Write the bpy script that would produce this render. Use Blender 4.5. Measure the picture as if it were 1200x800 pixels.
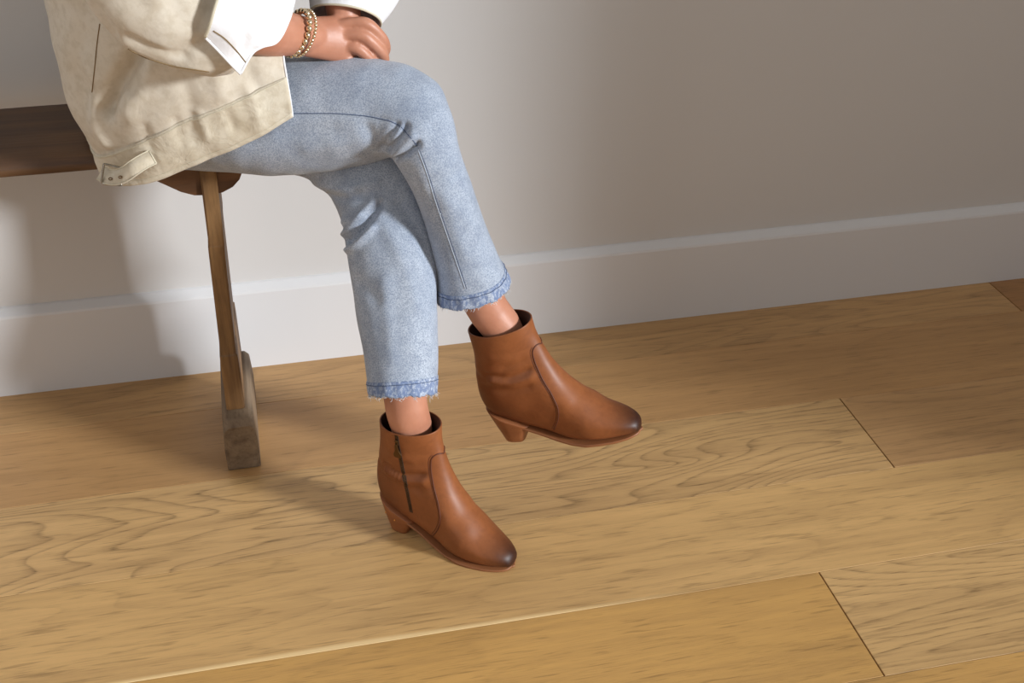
import bpy, bmesh, math, random
import numpy as np
from mathutils import Vector, Matrix, noise as mnoise
from mathutils.bvhtree import BVHTree

random.seed(7); np.random.seed(7)
scene = bpy.context.scene
for o in list(bpy.data.objects): bpy.data.objects.remove(o)
COL = scene.collection

# ------------------------------------------------------------------ camera
H = 1.35; FPX = 1421.8; PITCH, YAW, ROLL = 0.5578, 0.2205, 0.0022; DIST = 1.5891 * H
_fw = np.array([math.sin(YAW)*math.cos(PITCH), math.cos(YAW)*math.cos(PITCH), -math.sin(PITCH)])
_r0 = np.array([math.cos(YAW), -math.sin(YAW), 0]); _u0 = np.cross(_r0, _fw)
CR = _r0*math.cos(ROLL)+_u0*math.sin(ROLL); CU = -_r0*math.sin(ROLL)+_u0*math.cos(ROLL); CW = _fw
CP = np.array([0, -DIST, H])
cam_d = bpy.data.cameras.new('camera'); cam = bpy.data.objects.new('camera', cam_d); COL.objects.link(cam)
cam_d.sensor_width = 36; cam_d.lens = FPX*36/1200
M = Matrix.Identity(4)
for i in range(3): M[i][0] = CR[i]; M[i][1] = CU[i]; M[i][2] = -CW[i]; M[i][3] = CP[i]
cam.matrix_world = M
scene.camera = cam

# ------------------------------------------------------------------ world, sun, exposure
world = bpy.data.worlds.new('room_daylight'); scene.world = world; world.use_nodes = True
wb = world.node_tree.nodes['Background']
wb.inputs[0].default_value = (1.0, 0.965, 0.92, 1); wb.inputs[1].default_value = 0.43
sun_d = bpy.data.lights.new('hazy_sun', 'SUN'); sun = bpy.data.objects.new('hazy_sun', sun_d); COL.objects.link(sun)
sun_d.energy = 4.25; sun_d.angle = math.radians(7.5); sun_d.color = (0.92, 0.965, 1.0)
SUN_AZ, SUN_EL = 51.0, 16.5
_sd = Vector((math.sin(math.radians(SUN_AZ))*math.cos(math.radians(SUN_EL)), -math.cos(math.radians(SUN_AZ))*math.cos(math.radians(SUN_EL)), math.sin(math.radians(SUN_EL))))
sun.rotation_euler = _sd.to_track_quat('Z', 'Y').to_euler(); sun.location = _sd*5
scene.view_settings.view_transform = 'Standard'; scene.view_settings.look = 'None'
scene.view_settings.gamma = 1; scene.view_settings.use_curve_mapping = False
scene.view_settings.exposure = 0.0

# ------------------------------------------------------------------ helpers
def ray(px, py): return (px-600)/FPX*CR-(py-400)/FPX*CU+CW
def at(px, py, y):
    d = ray(px, py); return CP+d*((y-CP[1])/d[1])
def kdepth(P): return float((np.asarray(P)-CP)@CW)
def atk(px, py, k): return CP+ray(px, py)*k
def unit(v): v = np.asarray(v, float); return v/(np.linalg.norm(v)+1e-12)

def lin(r, g, b):
    f = lambda c: (c/255/12.92) if c/255 <= .04045 else ((c/255+.055)/1.055)**2.4
    return (f(r), f(g), f(b), 1)

def spline(P, n, closed=False, dims=3):
    P = np.asarray(P, float)
    if closed: P = np.vstack([P[-1:], P, P[:1], P[1:2]])
    d = np.maximum(np.linalg.norm(np.diff(P[:, :dims], axis=0), axis=1), 1e-6)**.7
    t = np.concatenate([[0], np.cumsum(d)])
    T = np.zeros_like(P)
    for i in range(len(P)):
        if i == 0: T[i] = (P[1]-P[0])/(t[1]-t[0])
        elif i == len(P)-1: T[i] = (P[-1]-P[-2])/(t[-1]-t[-2])
        else:
            a = (P[i]-P[i-1])/(t[i]-t[i-1]); b = (P[i+1]-P[i])/(t[i+1]-t[i])
            h0 = t[i]-t[i-1]; h1 = t[i+1]-t[i]
            T[i] = (a*h1+b*h0)/(h0+h1)
    lo, hi = (t[1], t[-2]) if closed else (t[0], t[-1])
    # even spacing along the curve
    s = np.linspace(lo, hi, 400 if n < 400 else n*2)
    def ev(s):
        i = np.clip(np.searchsorted(t, s, side='right')-1, 0, len(P)-2)
        h = (t[i+1]-t[i]); x = ((s-t[i])/h)[:, None]; h = h[:, None]
        return ((2*x**3-3*x**2+1)*P[i]+(x**3-2*x**2+x)*h*T[i]+(-2*x**3+3*x**2)*P[i+1]+(x**3-x**2)*h*T[i+1])
    q = ev(s); L = np.concatenate([[0], np.cumsum(np.linalg.norm(np.diff(q[:, :dims], axis=0), axis=1))])
    tgt = np.linspace(0, L[-1], n+1)[:-1] if closed else np.linspace(0, L[-1], n)
    return ev(np.interp(tgt, L, s))

def grid_faces(n, m, closed=True, off=0):
    f = []
    for i in range(n-1):
        for j in range(m if closed else m-1):
            j2 = (j+1) % m
            f.append((off+i*m+j, off+i*m+j2, off+(i+1)*m+j2, off+(i+1)*m+j))
    return f

def grid_normals(G, closed=True):
    du = np.gradient(G, axis=0)
    if closed: dv = np.roll(G, -1, 1)-np.roll(G, 1, 1)
    else: dv = np.gradient(G, axis=1)
    N = np.cross(dv, du); return N/(np.linalg.norm(N, axis=2, keepdims=True)+1e-12)

def make(name, V, F, mat, parent=None, smooth=True, label=None, mw=None, sub=0):
    me = bpy.data.meshes.new(name)
    me.from_pydata([tuple(map(float, v)) for v in V], [], [tuple(map(int, f)) for f in F]); me.validate()
    bm = bmesh.new(); bm.from_mesh(me); bmesh.ops.recalc_face_normals(bm, faces=bm.faces); bm.to_mesh(me); bm.free()
    if smooth: me.polygons.foreach_set('use_smooth', [True]*len(me.polygons))
    me.update()
    o = bpy.data.objects.new(name, me); COL.objects.link(o)
    if mat: me.materials.append(mat)
    if parent is not None: adopt(o, parent)
    if mw is not None: o.matrix_local = mw
    if label: o['label'] = label
    if sub:
        md = o.modifiers.new('sub', 'SUBSURF'); md.levels = sub; md.render_levels = sub
    return o

def adopt(o, parent):
    o.parent = parent
    if parent.type == 'EMPTY': o.matrix_parent_inverse = Matrix.Translation(parent.location).inverted()

class MB:
    def __init__(s): s.V = []; s.F = []
    def add(s, V, F):
        k = len(s.V); s.V += [tuple(v) for v in V]; s.F += [tuple(i+k for i in f) for f in F]; return s
    def box(s, x0, x1, y0, y1, z0, z1):
        V = [(x, y, z) for x in (x0, x1) for y in (y0, y1) for z in (z0, z1)]
        return s.add(V, [(0, 1, 3, 2), (4, 6, 7, 5), (0, 4, 5, 1), (2, 3, 7, 6), (0, 2, 6, 4), (1, 5, 7, 3)])
    def tube(s, pts, rad, m=10, n=None, cap=True, flat=None):
        pts = np.asarray(pts, float); rad = np.broadcast_to(np.asarray(rad, float), (len(pts),))
        if n: q = spline(np.hstack([pts, rad[:, None]]), n); pts = q[:, :3]; rad = q[:, 3]
        T = np.gradient(pts, axis=0); up = np.array([0.13, .21, .97]); V = []
        if abs(unit(T[0])@up) > .9: up = np.array([.97, .1, .2])
        a = unit(np.cross(T[0], up))
        for i in range(len(pts)):
            t = unit(T[i]); a = unit(a-t*(a@t)); b = np.cross(t, a)
            for j in range(m):
                th = 2*math.pi*j/m
                V.append(pts[i]+rad[i]*(math.cos(th)*a+math.sin(th)*b))
        F = grid_faces(len(pts), m)
        if cap: F += [tuple(range(m))[::-1], tuple((len(pts)-1)*m+j for j in range(m))]
        return s.add(V, F)
    def ball(s, c, r, seg=12, rings=8):
        c = np.asarray(c, float); r = np.broadcast_to(np.asarray(r, float), (3,)); V = [c+np.array([0, 0, r[2]])]
        for i in range(1, rings):
            ph = math.pi*i/rings
            for j in range(seg):
                th = 2*math.pi*j/seg; V.append(c+r*np.array([math.sin(ph)*math.cos(th), math.sin(ph)*math.sin(th), math.cos(ph)]))
        V.append(c-np.array([0, 0, r[2]])); F = [(0, 1+j, 1+(j+1) % seg) for j in range(seg)]
        for i in range(rings-2):
            for j in range(seg):
                a = 1+i*seg+j; b = 1+i*seg+(j+1) % seg; F.append((a, a+seg, b+seg, b))
        e = 1+(rings-2)*seg; F += [(e+(j+1) % seg, e+j, len(V)-1) for j in range(seg)]
        return s.add(V, F)
    def build(s, name, mat, parent=None, **k): return make(name, s.V, s.F, mat, parent, **k)

def bevel(o, w, seg=2, ang=40):
    md = o.modifiers.new('bevel', 'BEVEL'); md.width = w; md.segments = seg; md.limit_method = 'ANGLE'; md.angle_limit = math.radians(ang)
    return o

def tag(o, label=None, cat=None, kind=None, group=None):
    if label: o['label'] = label
    if cat: o['category'] = cat
    if kind: o['kind'] = kind
    if group: o['group'] = group
    return o

def bvh_of(V, F): return BVHTree.FromPolygons([tuple(map(float, v)) for v in V], [tuple(map(int, f)) for f in F])
def hit(bvh, px, py):
    d = ray(px, py); L, N, i, dd = bvh.ray_cast(Vector(CP), Vector(unit(d)))
    return (None, None) if L is None else (np.array(L), np.array(N)*(-1 if np.array(N)@d > 0 else 1))
def hits(bvh, pts, n=None):
    if n:
        q = spline(np.array([(a, b, 0) for a, b in pts], float), n); pts = [(a, b) for a, b, _ in q]
    out = [hit(bvh, *p) for p in pts]
    return [o[0] for o in out if o[0] is not None], [o[1] for o in out if o[0] is not None]

def dist_poly(V, P):
    P = np.asarray(P); best = np.full(len(V), 1e9)
    for a, b in zip(P[:-1], P[1:]):
        ab = b-a; t = np.clip(((V-a)@ab)/(ab@ab+1e-12), 0, 1)
        best = np.minimum(best, np.linalg.norm(V-(a+t[:, None]*ab), axis=1))
    return best
def fold(G, N, F, folds):
    """press folds into a grid: (pixel polyline, amplitude, width)"""
    sh = G.shape; V = G.reshape(-1, 3); NN = N.reshape(-1, 3); b = bvh_of(V, F); D = np.zeros(len(V))
    for pts, amp, wd in folds:
        P, _ = hits(b, pts, max(6, len(pts)*4))
        if len(P) < 2: continue
        d = dist_poly(V, P); D += amp*np.exp(-(d/wd)**2)
    return (V+NN*D[:, None]).reshape(sh)
def rumple(G, N, amp, sc, seed=0, stretch=(1, 1, 1)):
    sh = G.shape; V = G.reshape(-1, 3); D = np.array([mnoise.noise(Vector((v[0]*sc*stretch[0]+seed, v[1]*sc*stretch[1], v[2]*sc*stretch[2]))) for v in V])
    return (V+N.reshape(-1, 3)*(amp*D)[:, None]).reshape(sh)

# ------------------------------------------------------------------ materials
class NT:
    def __init__(s, name):
        s.m = bpy.data.materials.new(name); s.m.use_nodes = True; s.t = s.m.node_tree
        s.b = s.t.nodes['Principled BSDF']
    def n(s, typ, **k):
        x = s.t.nodes.new(typ)
        for a, v in k.items():
            if a.startswith('i_'): x.inputs[a[2:].replace('_', ' ')].default_value = v
            else: setattr(x, a, v)
        return x
    def l(s, a, b): s.t.links.new(a, b)
    def math(s, op, a, b=None, c=None, clamp=False):
        x = s.n('ShaderNodeMath', operation=op, use_clamp=clamp)
        for i, v in enumerate((a, b, c)):
            if v is None: continue
            if isinstance(v, (int, float)): x.inputs[i].default_value = v
            else: s.l(v, x.inputs[i])
        return x.outputs[0]
    def mix(s, fac, a, b, mode='MIX'):
        x = s.n('ShaderNodeMix', data_type='RGBA', blend_type=mode)
        for k, v in ((0, fac), (6, a), (7, b)):
            if isinstance(v, (int, float)): x.inputs[k].default_value = v
            elif isinstance(v, tuple): x.inputs[k].default_value = v
            else: s.l(v, x.inputs[k])
        return x.outputs[2]
    def ramp(s, fac, stops):
        x = s.n('ShaderNodeValToRGB'); e = x.color_ramp.elements
        while len(e) < len(stops): e.new(.5)
        for el, (p, c) in zip(e, stops):
            el.position = p; el.color = c if isinstance(c, tuple) else (c, c, c, 1)
        s.l(fac, x.inputs[0]); return x.outputs[0]
    def coords(s, scale=(1, 1, 1), kind='Object', loc=(0, 0, 0), rot=(0, 0, 0)):
        tc = s.n('ShaderNodeTexCoord'); mp = s.n('ShaderNodeMapping')
        mp.inputs['Scale'].default_value = scale; mp.inputs['Location'].default_value = loc; mp.inputs['Rotation'].default_value = rot
        s.l(tc.outputs[kind], mp.inputs[0]); return mp.outputs[0]
    def noise(s, vec, scale=1, detail=3, rough=.5, dist=0):
        x = s.n('ShaderNodeTexNoise'); x.inputs['Scale'].default_value = scale; x.inputs['Detail'].default_value = detail
        x.inputs['Roughness'].default_value = rough; x.inputs['Distortion'].default_value = dist
        s.l(vec, x.inputs['Vector']); return x.outputs['Fac']
    def bump(s, h, strength=.3, dist=.001, prev=None):
        x = s.n('ShaderNodeBump'); x.inputs['Strength'].default_value = strength; x.inputs['Distance'].default_value = dist
        s.l(h, x.inputs['Height'])
        if prev is not None: s.l(prev, x.inputs['Normal'])
        return x.outputs[0]
    def out(s, color=None, rough=None, normal=None, **k):
        for nm, v in (('Base Color', color), ('Roughness', rough), ('Normal', normal)):
            if v is None: continue
            if isinstance(v, (int, float, tuple)): s.b.inputs[nm].default_value = v
            else: s.l(v, s.b.inputs[nm])
        for a, v in k.items(): s.b.inputs[a.replace('_', ' ')].default_value = v
        return s.m

def mat_paint(name, col, rough, grain=.15):
    t = NT(name); c = t.coords(); n = t.noise(c, 3.0, 2); f = t.noise(c, 420, 2)
    col2 = tuple(x*.965 for x in col[:3])+(1,)
    return t.out(t.mix(n, col, col2), rough, t.bump(f, grain, .0006))

def mat_oak():
    t = NT('oak_floorboard')
    tone = t.n('ShaderNodeAttribute', attribute_type='OBJECT', attribute_name='tone').outputs['Color']
    seed = t.n('ShaderNodeAttribute', attribute_type='OBJECT', attribute_name='seed').outputs['Fac']
    rings = t.n('ShaderNodeAttribute', attribute_type='OBJECT', attribute_name='rings').outputs['Fac']
    figure = t.n('ShaderNodeAttribute', attribute_type='OBJECT', attribute_name='figure').outputs['Fac']
    sap = t.n('ShaderNodeAttribute', attribute_type='OBJECT', attribute_name='sapwood').outputs['Fac']
    tc = t.n('ShaderNodeTexCoord')
    cmb = t.n('ShaderNodeCombineXYZ'); t.l(t.math('MULTIPLY', seed, 3.17), cmb.inputs[0]); t.l(t.math('MULTIPLY', seed, 1.3), cmb.inputs[1]); t.l(seed, cmb.inputs[2])
    va = t.n('ShaderNodeVectorMath', operation='ADD'); t.l(tc.outputs['Object'], va.inputs[0]); t.l(cmb.outputs[0], va.inputs[1])
    def co(sx, sy):
        mp = t.n('ShaderNodeMapping'); mp.inputs['Scale'].default_value = (sx, sy, 1); t.l(va.outputs[0], mp.inputs[0]); return mp.outputs[0]
    field = t.noise(co(1.1, 7.0), 1, 1.5, .45, .35)
    wob = t.noise(co(16, 60), 1, 2)
    ph = t.math('ADD', t.math('MULTIPLY', field, rings), t.math('MULTIPLY', wob, .16))
    saw = t.math('FRACT', ph)                                  # early wood to late wood of a year ring
    line = t.ramp(saw, [(0, 0.15), (.12, 0.0), (.62, .08), (.84, .5), (.94, 1.0), (1.0, .2)])
    pores = t.noise(co(22, 520), 1, 3, .6)
    pore = t.ramp(pores, [(.52, 0.0), (.66, 1.0)])
    dash = t.ramp(t.noise(co(13, 170), 1, 2, .5), [(.60, 0.0), (.70, 1.0)])
    streak = t.noise(co(2.6, 46), 1, 4, .6)
    broad = t.noise(co(1.3, 6), 1, 2)
    c = t.mix(t.ramp(broad, [(.3, 0.0), (.7, 1.0)]), t.mix(.20, tone, (0.16, .085, .03, 1)), tone)
    c = t.mix(t.ramp(streak, [(.35, .24), (.60, 0.0)]), c, (0.25, .135, .055, 1))
    lm = t.math('MULTIPLY', line, t.math('ADD', t.math('MULTIPLY', pore, .6), .4))
    c = t.mix(t.math('MULTIPLY', lm, figure), c, (0.085, .045, .018, 1))
    c = t.mix(t.math('MULTIPLY', dash, .30), c, (0.09, .05, .02, 1))
    c = t.mix(t.math('MULTIPLY', pore, .12), c, (0.08, .045, .02, 1))
    # pale sapwood along the front edge of some boards
    sep = t.n('ShaderNodeSeparateXYZ'); t.l(tc.outputs['Object'], sep.inputs[0])
    ed = t.math('MULTIPLY_ADD', sep.outputs[1], -160, -16.7)
    ed = t.math('ADD', ed, t.math('MULTIPLY', t.noise(co(2.5, 3), 1, 2), 2.2))
    ed = t.math('MULTIPLY', t.math('SUBTRACT', ed, 1.0, clamp=True), sap, clamp=True)
    ed = t.math('MULTIPLY', ed, t.math('MULTIPLY_ADD', sep.outputs[0], -4, .7, clamp=True))
    c = t.mix(ed, c, lin(238, 205, 150))
    rg = t.ramp(streak, [(.3, .50), (.7, .40)])
    h = t.math('ADD', t.math('MULTIPLY', pore, -.6), t.math('MULTIPLY', lm, -.5))
    return t.out(c, rg, t.bump(h, .22, .0005), IOR=1.42)

def mat_wood(name, c1, c2, c3, axis='X', rough=.55, sc=1.0, worn=None):
    t = NT(name); s = {'X': (2, 28, 28), 'Y': (28, 2, 28), 'Z': (28, 28, 2)}[axis]; s = tuple(v*sc for v in s)
    g = t.noise(t.coords(s), 1, 5, .65, .4); f = t.noise(t.coords(tuple(v*7 for v in s)), 1, 3, .6); b = t.noise(t.coords((7, 7, 7)), 1, 3)
    c = t.ramp(g, [(.28, c3), (.5, c1), (.75, c2)])
    c = t.mix(t.ramp(f, [(.5, 0.0), (.75, .45)]), c, c3)
    c = t.mix(t.ramp(b, [(.42, 0.0), (.7, .5)]), c, worn or c3)
    return t.out(c, rough, t.bump(t.math('ADD', f, g), .45, .0012))

def mat_denim(name, base, pale, deep, hem=False):
    t = NT(name); c = t.coords()
    tw = t.n('ShaderNodeTexWave', wave_type='BANDS', bands_direction='DIAGONAL'); tw.inputs['Scale'].default_value = 330; tw.inputs['Distortion'].default_value = 1.5; tw.inputs['Detail'].default_value = 2
    t.l(c, tw.inputs['Vector'])
    slub = t.noise(t.coords((900, 900, 190)), 1, 2, .6); speck = t.noise(c, 520, 2, .75); wash = t.noise(c, 9, 3, .55); cloud = t.noise(c, 45, 3, .6)
    col = t.mix(t.ramp(wash, [(.3, 0.0), (.72, 1.0)]), base, pale)
    col = t.mix(t.ramp(cloud, [(.35, .35), (.6, 0.0)]), col, deep)
    col = t.mix(t.ramp(speck, [(.38, .75), (.6, 0.0)]), col, deep)
    col = t.mix(t.ramp(slub, [(.52, 0.0), (.7, .45)]), col, pale)
    if hem:
        rope = t.noise(t.coords((230, 230, 110)), 1, 2, .6); col = t.mix(t.ramp(rope, [(.44, .8), (.60, 0.0)]), col, lin(92, 112, 152))
    h = t.math('ADD', t.math('MULTIPLY', tw.outputs['Fac'], .6), speck)
    return t.out(col, .85, t.bump(h, .45, .0006), Sheen_Weight=.15, Sheen_Roughness=.5)

def mat_canvas(name, base, dark, pale, puck=0.3):
    t = NT(name); c = t.coords()
    weave = t.noise(c, 900, 2, .6); mott = t.noise(c, 16, 4, .6); br = t.noise(c, 70, 3, .6); cr = t.noise(c, 34, 3, .55, .6)
    col = t.mix(t.ramp(mott, [(.3, 0.0), (.7, 1.0)]), base, pale)
    col = t.mix(t.ramp(br, [(.36, .30), (.55, 0.0)]), col, dark)
    n1 = t.bump(cr, puck, .004); n2 = t.bump(weave, .25, .0004, n1)
    return t.out(col, .85, n2, Sheen_Weight=.1)

def mat_leather(name, base, burn, deep, rough=.38, boot=True):
    t = NT(name); c = t.coords(); mott = t.noise(c, 14, 4, .6); fine = t.noise(c, 380, 3, .6); vein = t.noise(c, 55, 4, .6, .5)
    col = t.mix(t.ramp(mott, [(.3, .0), (.7, .55)]), base, deep)
    col = t.mix(t.ramp(vein, [(.35, .28), (.55, 0.0)]), col, deep)
    if boot:
        sep = t.n('ShaderNodeSeparateXYZ'); tc = t.n('ShaderNodeTexCoord'); t.l(tc.outputs['Object'], sep.inputs[0])
        wob = t.math('MULTIPLY', t.math('SUBTRACT', mott, .5), .03); x = t.math('ADD', sep.outputs[0], wob)
        toe = t.math('MULTIPLY_ADD', x, 23, -3.35, clamp=True)      # burnished toe cap
        toe = t.math('POWER', toe, 1.3)
        z = t.math('MULTIPLY_ADD', sep.outputs[2], -16, 2.3, clamp=True)
        hx = t.math('MULTIPLY_ADD', x, -22, .35, clamp=True)         # burnished counter
        col = t.mix(t.math('MULTIPLY', t.math('MULTIPLY', hx, z), .7), col, deep)
        col = t.mix(t.math('MULTIPLY', toe, .93), col, burn)
    h = t.math('ADD', fine, t.math('MULTIPLY', vein, .6))
    return t.out(col, rough, t.bump(h, .12, .0006), Coat_Weight=.03, Coat_Roughness=.35, Specular_IOR_Level=.30)

def mat_plain(name, col, rough=.5, metal=0, bumpsc=300, bstr=.1, var=.12):
    t = NT(name); c = t.coords(); n = t.noise(c, 60, 3); f = t.noise(c, bumpsc, 2)
    d = tuple(v*(1-var*2) for v in col[:3])+(1,)
    return t.out(t.mix(n, d, col), rough, t.bump(f, bstr, .0004), Metallic=metal)

def mat_skin():
    t = NT('skin'); c = t.coords(); n = t.noise(c, 22, 3); f = t.noise(c, 260, 3, .6); w = t.noise(t.coords((60, 60, 60)), 1, 3, .6, 1.0)
    col = t.mix(t.ramp(n, [(.3, 0.0), (.7, 1.0)]), lin(172, 114, 88), lin(192, 134, 108))
    m = t.out(col, .45, t.bump(t.math('ADD', f, w), .22, .0007), Subsurface_Weight=.08)
    t.b.inputs['Subsurface Radius'].default_value = (.006, .003, .0015); return m

M_WALL = mat_paint('wall_paint', lin(206, 203, 201), .55)
M_BASE = mat_paint('baseboard_paint', lin(216, 215, 216), .38, .05)
M_OAK = mat_oak()
M_SUB = mat_plain('subfloor_dark', lin(52, 34, 20), .9)
M_SEAT = mat_wood('bench_seat_wood', lin(92, 64, 40), lin(110, 78, 50), lin(60, 38, 24), 'X')
M_LEG = mat_wood('bench_leg_wood', lin(128, 94, 56), lin(152, 114, 70), lin(78, 52, 30), 'Z', .6)
M_FOOT = mat_wood('bench_foot_wood', lin(122, 102, 80), lin(140, 118, 94), lin(70, 52, 38), 'Y', .65, worn=lin(84, 66, 52))
M_CLEAT = mat_wood('bench_bracket_wood', lin(104, 68, 40), lin(120, 80, 48), lin(70, 44, 26), 'X', .5)
M_DENIM = mat_denim('denim', lin(160, 171, 188), lin(192, 200, 212), lin(110, 122, 144))
M_HEM = mat_denim('denim_hem', lin(162, 175, 196), lin(206, 213, 224), lin(104, 120, 150), True)
M_THREAD = mat_plain('pale_cotton_thread', lin(222, 226, 230), .9)
M_STITCH = mat_plain('blue_stitch', lin(84, 98, 126), .9)
M_CANVAS = mat_canvas('cream_canvas', lin(202, 190, 171), lin(170, 155, 130), lin(211, 202, 187))
M_BAND = mat_canvas('cream_canvas_band', lin(199, 187, 165), lin(166, 150, 122), lin(208, 199, 181), .7)
M_LINING = mat_canvas('white_lining', lin(234, 234, 238), lin(220, 218, 216), lin(238, 238, 241), .3)
M_SEAM = mat_plain('brown_seam', lin(136, 112, 76), .9)
M_CREAMSEAM = mat_plain('cream_seam', lin(214, 205, 182), .9)
M_PALEDENIM = mat_plain('pale_denim_seam', lin(178, 188, 202), .9)
M_SKIN = mat_skin()
M_LEATHER = mat_leather('tan_leather', lin(148, 88, 50), lin(38, 15, 9), lin(100, 54, 28), .46)
M_SOLE = mat_plain('leather_sole', lin(146, 92, 56), .5)
M_HEEL = mat_wood('stacked_heel', lin(152, 93, 55), lin(164, 104, 64), lin(126, 74, 42), 'X', .45, .6)
M_INSIDE = mat_plain('boot_lining', lin(64, 36, 22), .8)
M_PIPE = mat_plain('dark_stitch', lin(96, 46, 22), .6)
M_ZIP = mat_plain('zip_tape', lin(70, 46, 26), .8)
M_BRASS = mat_plain('aged_brass', lin(104, 78, 48), .35, .85)
M_COPPER = mat_plain('copper_pin', lin(226, 160, 90), .3, .9)
M_GOLD = mat_plain('gold_bead', lin(240, 220, 186), .2, 1.0, var=.03, bstr=.02)
M_STEEL = mat_plain('steel_buckle', lin(170, 165, 155), .25, 1.0)
M_BLACK = mat_plain('black_knit', lin(24, 24, 27), .9)
M_LIPS = mat_plain('lips', lin(176, 96, 88), .45)
M_HAIR = mat_plain('dark_hair', lin(58, 38, 26), .5)

# ------------------------------------------------------------------ setting: floor boards, wall, baseboard, window wall
floor = MB().box(-1.62, 2.44, -4.2, .10, -.06, -.012).build('floor', M_SUB, smooth=False); tag(floor, kind='structure')
W1, WB = .1505, .2249
rows = [0, W1]+[W1+WB*(i+1) for i in range(18)]
JOINTS = {0: [-.62, 1.593], 1: [-.75, 1.85], 2: [-1.25, 1.054], 3: [-.9, 1.75], 4: [-1.5, .804], 5: [-.7, 1.5]}
TONES = {(0, 1): ((200, 157, 105), 15, .5), (0, 2): ((174, 126, 78), 12, .45), (1, 1): ((198, 153, 101), 6, .25), (2, 1): ((214, 173, 118), 26, .85),
         (2, 2): ((204, 160, 109), 16, .45), (3, 1): ((222, 179, 119), 14, .3), (4, 1): ((216, 168, 99), 6, .25), (4, 2): ((218, 177, 120), 20, .7), (5, 1): ((216, 168, 99), 10, .3)}
def plank(x0, x1, y0, y1, tone, rings, figure, seed, sap=0.0):
    cx, cy = (x0+x1)/2, (y0+y1)/2; hx, hy = (x1-x0)/2-.0012, (y1-y0)/2-.0004; e = .0005; V = []
    for sx, sy, z in ((hx, hy, -.012), (hx, hy, -e), (hx-e, hy-e, 0)):
        V += [(-sx, -sy, z), (sx, -sy, z), (sx, sy, z), (-sx, sy, z)]
    F = [(3, 2, 1, 0), (8, 9, 10, 11)]+[(4*k+j, 4*k+(j+1) % 4, 4*k+4+(j+1) % 4, 4*k+4+j) for k in range(2) for j in range(4)]
    o = make('plank', V, F, M_OAK, floor, smooth=False); o.location = (cx, cy, 0)
    o['tone'] = [float(v) for v in lin(*tone)[:3]]; o['rings'] = float(rings); o['figure'] = float(figure); o['seed'] = float(seed); o['sapwood'] = float(sap)
    return o
rng = random.Random(11)
for r in range(len(rows)-1):
    y1, y0 = -rows[r], -rows[r+1]
    js = JOINTS.get(r) or [-1.4+rng.random()*1.6, 1.0+rng.random()*1.4]
    xs = [-1.62]+[q for q in js if -1.55 < q < 2.4]+[2.44]
    for i in range(len(xs)-1):
        tn, rg, fg = TONES.get((r, i+(1 if js[0] <= -1.55 else 0)), ((rng.randint(200, 220), 0, 0), rng.uniform(4, 11), rng.uniform(.2, .6)))
        if tn[1] == 0: tn = (tn[0], tn[0]-44, tn[0]-102)
        plank(xs[i], xs[i+1], y0, y1, tn, rg, fg, r*2.7+i*1.3+1, 1.0 if r == 3 else 0.0)

wall = MB().box(-1.62, 2.44, 0, .12, 0, 2.6).build('wall_back', M_WALL, smooth=False); tag(wall, kind='structure')
prof = [(0, 0), (-.018, 0), (-.018, .170), (-.0165, .1745), (-.013, .178), (-.004, .1865), (0, .188)]
V = [(x, y, z) for x in (-1.50, 2.28) for y, z in prof]; k = len(prof)
F = [(i, (i+1) % k, k+(i+1) % k, k+i) for i in range(k)]+[tuple(range(k)), tuple(range(k, 2*k))[::-1]]
bb = make('baseboard_back', V, F, M_BASE, smooth=False); tag(bb, kind='structure')
wl_ = MB().box(-1.62, -1.50, -4.2, 0, 0, 2.6).build('unseen_wall_left', M_WALL, smooth=False); tag(wl_, kind='structure')  # unseen wall, added to cut the ambient light from the left
# window wall to the right, outside the frame: daylight enters here
WX = 2.28; WY0, WY1, WZ0, WZ1 = -3.6, -.95, .04, 2.35
wr = MB()
wr.box(WX, WX+.16, WY1, 0, 0, 2.6).box(WX, WX+.16, -4.2, WY0, 0, 2.6).box(WX, WX+.16, WY0, WY1, 0, WZ0).box(WX, WX+.16, WY0, WY1, WZ1, 2.6)
wro = wr.build('wall_right', M_WALL, smooth=False); tag(wro, kind='structure')
fr = MB()
for y in (WY0, WY1-.05): fr.box(WX+.05, WX+.11, y, y+.05, WZ0, WZ1)
for z in (WZ0, WZ1-.05): fr.box(WX+.05, WX+.11, WY0+.05, WY1-.05, z, z+.05)
fro = fr.build('window_1', M_BASE, smooth=False); tag(fro, kind='structure')
# added unseen slats that fade the sun patch on the wall, turned gradually open
ys = np.linspace(WY1+.02, -1.56, 14)
for i, y in enumerate(ys):
    f = i/(len(ys)-1); a = math.radians(44+82*f**.75+7*math.sin(i*2.4)); hw = .034; tw = .0012
    d = np.array([math.cos(a), math.sin(a), 0]); d = np.array([math.sin(a), math.cos(a), 0]); nrm = np.array([d[1], -d[0], 0]); sm = MB()
    c0 = np.array([WX-.06, y, 0]); zz = (.06, 2.3); V = []
    for z in zz:
        for q, bow in ((-1, 0), (0, .006), (1, 0)):
            for e in (0, 1): V.append(c0+d*hw*q+nrm*(bow+tw*e)+np.array([0, 0, z]))
    F = [(0, 2, 8, 6), (2, 4, 10, 8), (1, 7, 9, 3), (3, 9, 11, 5), (0, 6, 7, 1), (4, 5, 11, 10), (0, 1, 3, 2), (2, 3, 5, 4), (6, 8, 9, 7), (8, 10, 11, 9)]
    make('sun_fade_slat', V, F, M_BASE, fro, smooth=False)

# ------------------------------------------------------------------ bench
bench = bpy.data.objects.new('bench', None); COL.objects.link(bench); bench.location = (-.6, -.19, 0)
tag(bench, 'dark wooden trestle bench against the white wall, under the seated person', 'bench')
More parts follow.
